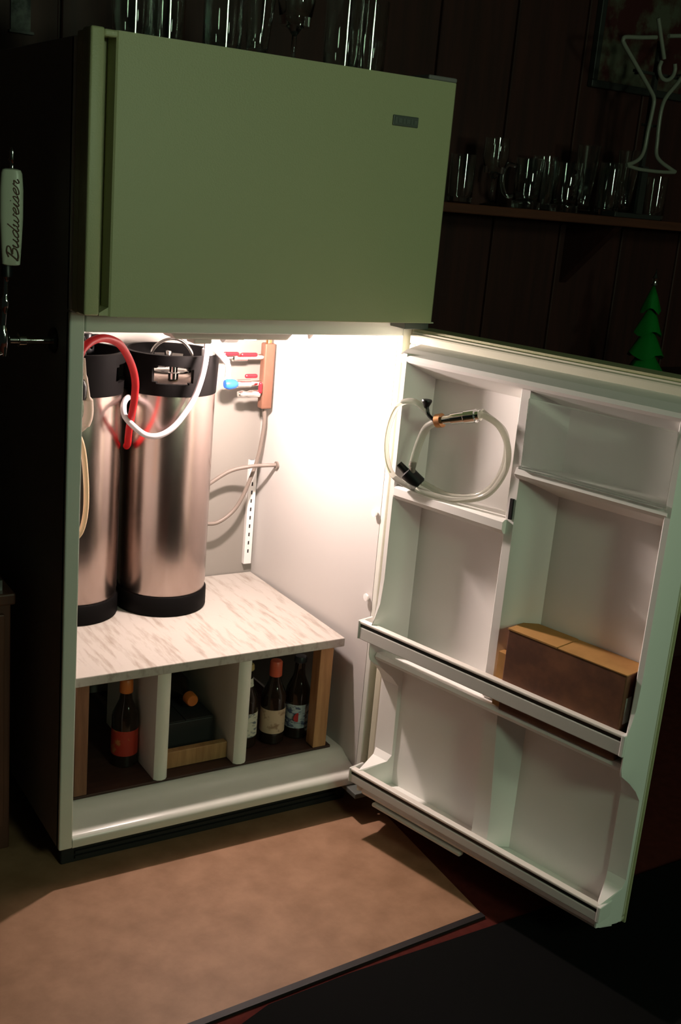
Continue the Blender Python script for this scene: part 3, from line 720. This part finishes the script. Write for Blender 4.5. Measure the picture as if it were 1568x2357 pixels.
# ------------------------------------------------------------------ bar cabinet at the left
cb = thing('bar_cabinet', 'dark reddish wooden bar cabinet beside the refrigerator\'s left side', 'cabinet', (-0.35, 0.35, 0))
box('cabinet_body', (-0.70, 0.17, 0.0), (-0.060, 0.70, 0.575), M['cab_wood'], cb, 0.003)
box('cabinet_top', (-0.71, 0.155, 0.575), (-0.054, 0.71, 0.600), M['cab_wood'], cb, 0.004)
box('cabinet_door', (-0.375, 0.158, 0.06), (-0.075, 0.170, 0.555), M['cab_wood'], cb, 0.003)
tr = thing('drip_tray', 'dull silver drip tray on the bar cabinet\'s top', 'tray', (-0.16, 0.30, 0.600))
bm = bmesh.new()
bm_box(bm, (-0.26, 0.18, 0.600), (-0.075, 0.36, 0.604))
for a, b in (((-0.26, 0.18, 0.604), (-0.256, 0.36, 0.622)), ((-0.079, 0.18, 0.604), (-0.075, 0.36, 0.622)), ((-0.256, 0.18, 0.604), (-0.079, 0.184, 0.622)), ((-0.256, 0.356, 0.604), (-0.079, 0.36, 0.622))):
    bm_box(bm, a, b)
from_bm('tray_pan', bm, M['silver'], tr)
for i in range(7):
    box('tray_slat', (-0.254, 0.195 + i * 0.024, 0.615), (-0.081, 0.203 + i * 0.024, 0.618), M['silver'], tr)

# ------------------------------------------------------------------ glasses
def glass_mesh(name, prof_out, h, wall=0.003, base=0.012, seg=28):
    bm = bmesh.new()
    po = [(0, 0)] + prof_out
    pi = [(r - wall, z) for r, z in prof_out if z > base * 1.2][::-1]
    rb = pi[-1][0]
    bm_lathe(bm, po + pi + [(rb * 0.9, base), (0, base)], (0, 0, 0), seg)
    bmesh.ops.recalc_face_normals(bm, faces=bm.faces)
    me = bpy.data.meshes.new(name)
    bm.to_mesh(me); bm.free()
    me.materials.append(M['glass'])
    bm = bmesh.new(); bm.from_mesh(me)
    for f in bm.faces: f.smooth = True
    for e in bm.edges: e.smooth = e.calc_face_angle(0) < math.radians(38)
    bm.to_mesh(me); bm.free()
    return me
PINT = glass_mesh('pint_glass', [(0.034, 0), (0.0365, 0.003), (0.0370, 0.05), (0.0375, 0.10), (0.0382, 0.160)], 0.160, base=0.018)
PILS = glass_mesh('pilsner_glass', [(0.030, 0), (0.031, 0.004), (0.024, 0.018), (0.021, 0.030), (0.026, 0.08), (0.032, 0.14), (0.037, 0.205)], 0.205, base=0.035)
TUMB = glass_mesh('tumbler', [(0.033, 0), (0.0365, 0.004), (0.0368, 0.06), (0.0372, 0.135)], 0.135, base=0.016)
MUGM = glass_mesh('mug_body', [(0.040, 0), (0.043, 0.004), (0.043, 0.02), (0.040, 0.035), (0.041, 0.11), (0.043, 0.145)], 0.145, wall=0.005, base=0.02)
GOB = glass_mesh('goblet', [(0.034, 0), (0.033, 0.003), (0.010, 0.010), (0.005, 0.020), (0.005, 0.075), (0.012, 0.085), (0.032, 0.105), (0.038, 0.14), (0.036, 0.19)], 0.19, base=0.092)
ordinal = ['leftmost', 'second', 'third', 'fourth', 'fifth', 'sixth', 'seventh', 'eighth', 'rightmost']
toprow = [(0.020, PINT), (0.135, PINT), (0.215, TUMB), (0.305, PINT), (0.395, PILS), (0.492, GOB), (0.570, PINT), (0.650, PINT), (0.735, TUMB)]
for i, (x, me) in enumerate(toprow):
    if i in (0, 8): continue
    yy = 0.075 + 0.03 * ((i * 7) % 3)
    o = bpy.data.objects.new(me.name, me)
    COL.objects.link(o)
    o.location = (x, yy, ZT)
    nm = {0: '', 1: 'leftmost', 2: 'second from left', 3: 'third from left', 4: 'fourth from left', 5: 'third from right', 6: 'second from right', 7: 'rightmost'}[i]
    kind = {'pint_glass': 'clear pint glass', 'pilsner_glass': 'tall clear pilsner glass', 'goblet': 'clear stemmed goblet', 'tumbler': 'clear tumbler'}[me.name]
    tag(o, f'{kind} on the refrigerator top, {nm} in the row', 'glass', 'glasses on top of the refrigerator')

# shelf on the rear wall, right of the refrigerator
shf = thing('wall_shelf', 'reddish brown wooden wall shelf holding a row of glassware', 'shelf', (1.9, 0.74, 1.42))
box('shelf_board', (0.98, 0.60, 1.418), (3.0, 0.865, 1.445), M['shelf_wood'], shf, 0.004)
for x in (1.15, 1.95, 2.75):
    prism('bracket', [(0.640, 1.4175), (0.865, 1.4175), (0.865, 1.22)], 0, x, x + 0.03, M['panel'], shf)
sg = [(1.375, 0.70, TUMB, 'clear tumbler on the wall shelf nearest the refrigerator'), (1.492, 0.70, GOB, 'stemmed goblet on the wall shelf beside the nearest tumbler'),
      (1.735, 0.76, PINT, 'clear pint glass on the wall shelf behind the beer mugs'),
      (1.870, 0.72, PILS, 'tall pilsner glass on wall shelf beside the beer mugs'), (1.955, 0.70, PINT, 'clear pint glass on wall shelf left of the neon sign'),
      (2.045, 0.72, PILS, 'tall pilsner glass on wall shelf behind neon sign\'s stem'), (2.16, 0.70, TUMB, 'clear tumbler on wall shelf behind neon sign\'s foot')]
for x, y, me, lb in sg:
    o = bpy.data.objects.new(me.name, me)
    COL.objects.link(o)
    o.location = (x, y, 1.445)
    tag(o, lb, 'glass', 'glassware on the wall shelf')
for x, y, a, lb in ((1.625, 0.70, 2.6, 'heavy glass beer mug on wall shelf, nearer the refrigerator'), (1.750, 0.67, 0.2, 'heavy glass beer mug on wall shelf, nearer the neon sign')):
    t = thing('beer_mug', lb, 'mug', (x, y, 1.445), 'glassware on the wall shelf', a)
    b = bpy.data.objects.new('mug_body', MUGM); COL.objects.link(b); b.parent = t
    ORG[t.name] = Vector((0, 0, 0))
    tube('mug_handle', [(0.040, 0, 0.120), (0.066, 0, 0.122), (0.078, 0, 0.095), (0.074, 0, 0.055), (0.060, 0, 0.034), (0.040, 0, 0.036)], 0.007, M['glass'], t, 10)

# ------------------------------------------------------------------ martini neon sign, pictures, green tree
ns_ = thing('martini_neon_sign', 'unlit neon tube sign shaped like a martini glass', 'neon sign', (2.0, 0.62, 1.45))
YN = 0.58
P3 = lambda l: [(x, YN, z) for x, z in l]
rN = 0.0062
tube('outline_tube', P3([(1.941, 1.962), (1.88, 1.953), (1.820, 1.946), (1.811, 1.938), (1.818, 1.926), (1.880, 1.874), (1.950, 1.815), (1.970, 1.790), (1.969, 1.750), (1.964, 1.700), (1.961, 1.650), (1.948, 1.622), (1.922, 1.606), (1.896, 1.598)]), rN, M['neon'], ns_)
tube('outline_tube', P3([(1.990, 1.972), (2.07, 1.984), (2.135, 1.994), (2.148, 1.984), (2.140, 1.960), (2.064, 1.857), (2.020, 1.806), (2.007, 1.770), (2.006, 1.720), (2.009, 1.683), (2.014, 1.640), (2.036, 1.620), (2.078, 1.604), (2.107, 1.594)]), rN, M['neon'], ns_)
tube('base_tube', P3([(1.900, 1.596), (1.950, 1.590), (2.010, 1.589), (2.060, 1.590), (2.104, 1.593)]), rN * 0.9, M['neon'], ns_)
tube('pick_tube', P3([(1.937, 2.014), (1.955, 1.975), (1.986, 1.908)]), rN, M['neon'], ns_)
tube('olive_tube', P3([(2.005 + 0.033 * math.cos(a), 1.884 + 0.033 * math.sin(a)) for a in [math.radians(t) for t in range(150, 420, 30)]]), rN, M['neon'], ns_)
bk = box('backing_frame', (1.975, 0.588, 1.460), (2.000, 0.600, 1.60), M['pic_frame'], ns_)
box('foot', (1.90, 0.602, 1.4455), (2.10, 0.66, 1.460), M['pic_frame'], ns_, 0.002)
box('upright', (1.980, 0.600, 1.460), (1.995, 0.612, 1.96), M['pic_frame'], ns_)
for (x, z) in ((1.965, 1.72), (2.006, 1.72), (1.90, 1.858), (2.075, 1.874)):
    tube('tube_support', [(x, YN + 0.003, z), (x, 0.604, z)], 0.003, M['pic_frame'], ns_, 8, 2)
for z, x0, x1 in ((1.72, 1.962, 2.010), (1.866, 1.895, 2.08)):
    box('support_bar', (x0, 0.601, z - 0.004), (x1, 0.609, z + 0.004), M['pic_frame'], ns_)
def picture(name, x0, x1, z0, z1, m, label, fwid=0.022):
    t = thing(name, label, 'picture', ((x0 + x1) / 2, 0.86, z0))
    y0, y1 = 0.842, 0.865
    box('frame_bar', (x0, y0, z0), (x1, y1, z0 + fwid), M['pic_frame'], t, 0.003)
    box('frame_bar', (x0, y0, z1 - fwid), (x1, y1, z1), M['pic_frame'], t, 0.003)
    box('frame_bar', (x0, y0, z0 + fwid), (x0 + fwid, y1, z1 - fwid), M['pic_frame'], t, 0.003)
    box('frame_bar', (x1 - fwid, y0, z0 + fwid), (x1, y1, z1 - fwid), M['pic_frame'], t, 0.003)
    box('print', (x0 + fwid, y0 + 0.010, z0 + fwid), (x1 - fwid, y1, z1 - fwid), m, t)
    return t
picture('framed_print', 1.955, 2.52, 1.835, 2.36, M['pic'], 'dark framed print on the wall behind the neon sign')
pc = thing('wall_card', 'small grey printed card on the wall left above refrigerator', 'card', (0.15, 0.86, 1.748))
box('card_sheet', (0.125, 0.858, 1.748), (0.172, 0.8655, 1.83), M['pic2'], pc)
box('card_ledge', (0.12, 0.850, 1.742), (0.178, 0.8655, 1.748), M['pic_frame'], pc)

# back counter with the green tree
bc = thing('back_counter', 'dark wooden counter along the wall behind the open door', 'counter', (1.9, 0.6, 0))
box('counter_body', (1.10, 0.42, 0.0), (3.2, 0.864, 0.90), M['panel'], bc, 0.003)
box('counter_top', (1.08, 0.38, 0.90), (3.22, 0.864, 0.935), M['panel'], bc, 0.004)
gt = thing('green_tree', 'glossy green tiered tree ornament with silver tip behind door', 'ornament', (2.03, 0.50, 0.935))
lathe('tree_stand', [(0, 0), (0.05, 0), (0.05, 0.008), (0.012, 0.014), (0.012, 0.05), (0, 0.05)], (2.022, 0.50, 0.935), M['green_dark'], gt, 24)
tiers = [(0.965, 0.066, 0.115), (1.035, 0.056, 0.105), (1.105, 0.044, 0.095), (1.175, 0.031, 0.085)]
for i, (z, r, h) in enumerate(tiers):
    cx = 2.022 - 0.004 * i
    bm = bmesh.new()
    n = 18
    ring = []
    rim = []
    for k in range(n):                                 # scalloped, drooping cone of foil
        a = 2 * PI * k / n
        rr = r * (1.0 + 0.10 * math.cos(a * 6 + i))
        zz_ = z - 0.010 * math.cos(a * 3 + i * 1.3)
        rim.append(bm.verts.new((cx + rr * math.cos(a), 0.50 + rr * math.sin(a), zz_)))
        ring.append(bm.verts.new((cx + r * 0.55 * math.cos(a), 0.50 + r * 0.55 * math.sin(a), z + h * 0.5)))
    top = bm.verts.new((cx - 0.002, 0.50, z + h))
    low = bm.verts.new((cx, 0.50, z + 0.012))
    for k in range(n):
        k2 = (k + 1) % n
        bm.faces.new((rim[k], rim[k2], ring[k2], ring[k]))
        bm.faces.new((ring[k], ring[k2], top))
        bm.faces.new((rim[k2], rim[k], low))
    auto_smooth(from_bm('tier', bm, M['green'], gt), 45)
lathe('tree_tip', [(0, 0), (0.012, 0), (0.007, 0.012), (0.010, 0.022), (0.004, 0.034), (0, 0.052)], (2.009, 0.50, 1.252), M['chrome'], gt, 14)

# ------------------------------------------------------------------ pendant lamp, added out of view where the door's shadows point
pl = thing('pendant_lamp', 'unseen round globe pendant lamp hanging from ceiling before the refrigerator', 'lamp', (ROOM_LAMP_AT[0], ROOM_LAMP_AT[1], 2.0))
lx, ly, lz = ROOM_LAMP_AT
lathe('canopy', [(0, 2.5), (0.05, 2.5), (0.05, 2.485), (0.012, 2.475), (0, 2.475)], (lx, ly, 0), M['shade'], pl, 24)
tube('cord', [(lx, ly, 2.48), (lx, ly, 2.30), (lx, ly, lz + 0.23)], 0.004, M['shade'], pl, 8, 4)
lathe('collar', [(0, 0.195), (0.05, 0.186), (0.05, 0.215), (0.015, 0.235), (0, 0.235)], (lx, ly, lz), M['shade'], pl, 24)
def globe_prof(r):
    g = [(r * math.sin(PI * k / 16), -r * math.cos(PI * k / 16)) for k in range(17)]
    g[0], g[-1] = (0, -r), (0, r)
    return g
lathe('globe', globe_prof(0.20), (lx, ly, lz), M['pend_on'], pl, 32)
fx_, fy_, fz_ = FILL_LAMP_AT  # unseen lamp added for low highlights on the shelf glasses
fl = thing('fill_lamp', 'added fill lamp on a stand, unseen, across from the refrigerator', 'lamp', (fx_, fy_, -0.004))
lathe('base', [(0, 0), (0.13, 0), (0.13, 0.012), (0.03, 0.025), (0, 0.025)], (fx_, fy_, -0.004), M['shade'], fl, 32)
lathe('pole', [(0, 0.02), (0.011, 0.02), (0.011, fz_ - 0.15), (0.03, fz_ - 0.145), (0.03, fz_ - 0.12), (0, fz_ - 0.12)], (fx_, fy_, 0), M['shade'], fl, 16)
lathe('globe', globe_prof(0.13), (fx_, fy_, fz_), M['fill_on'], fl, 28)
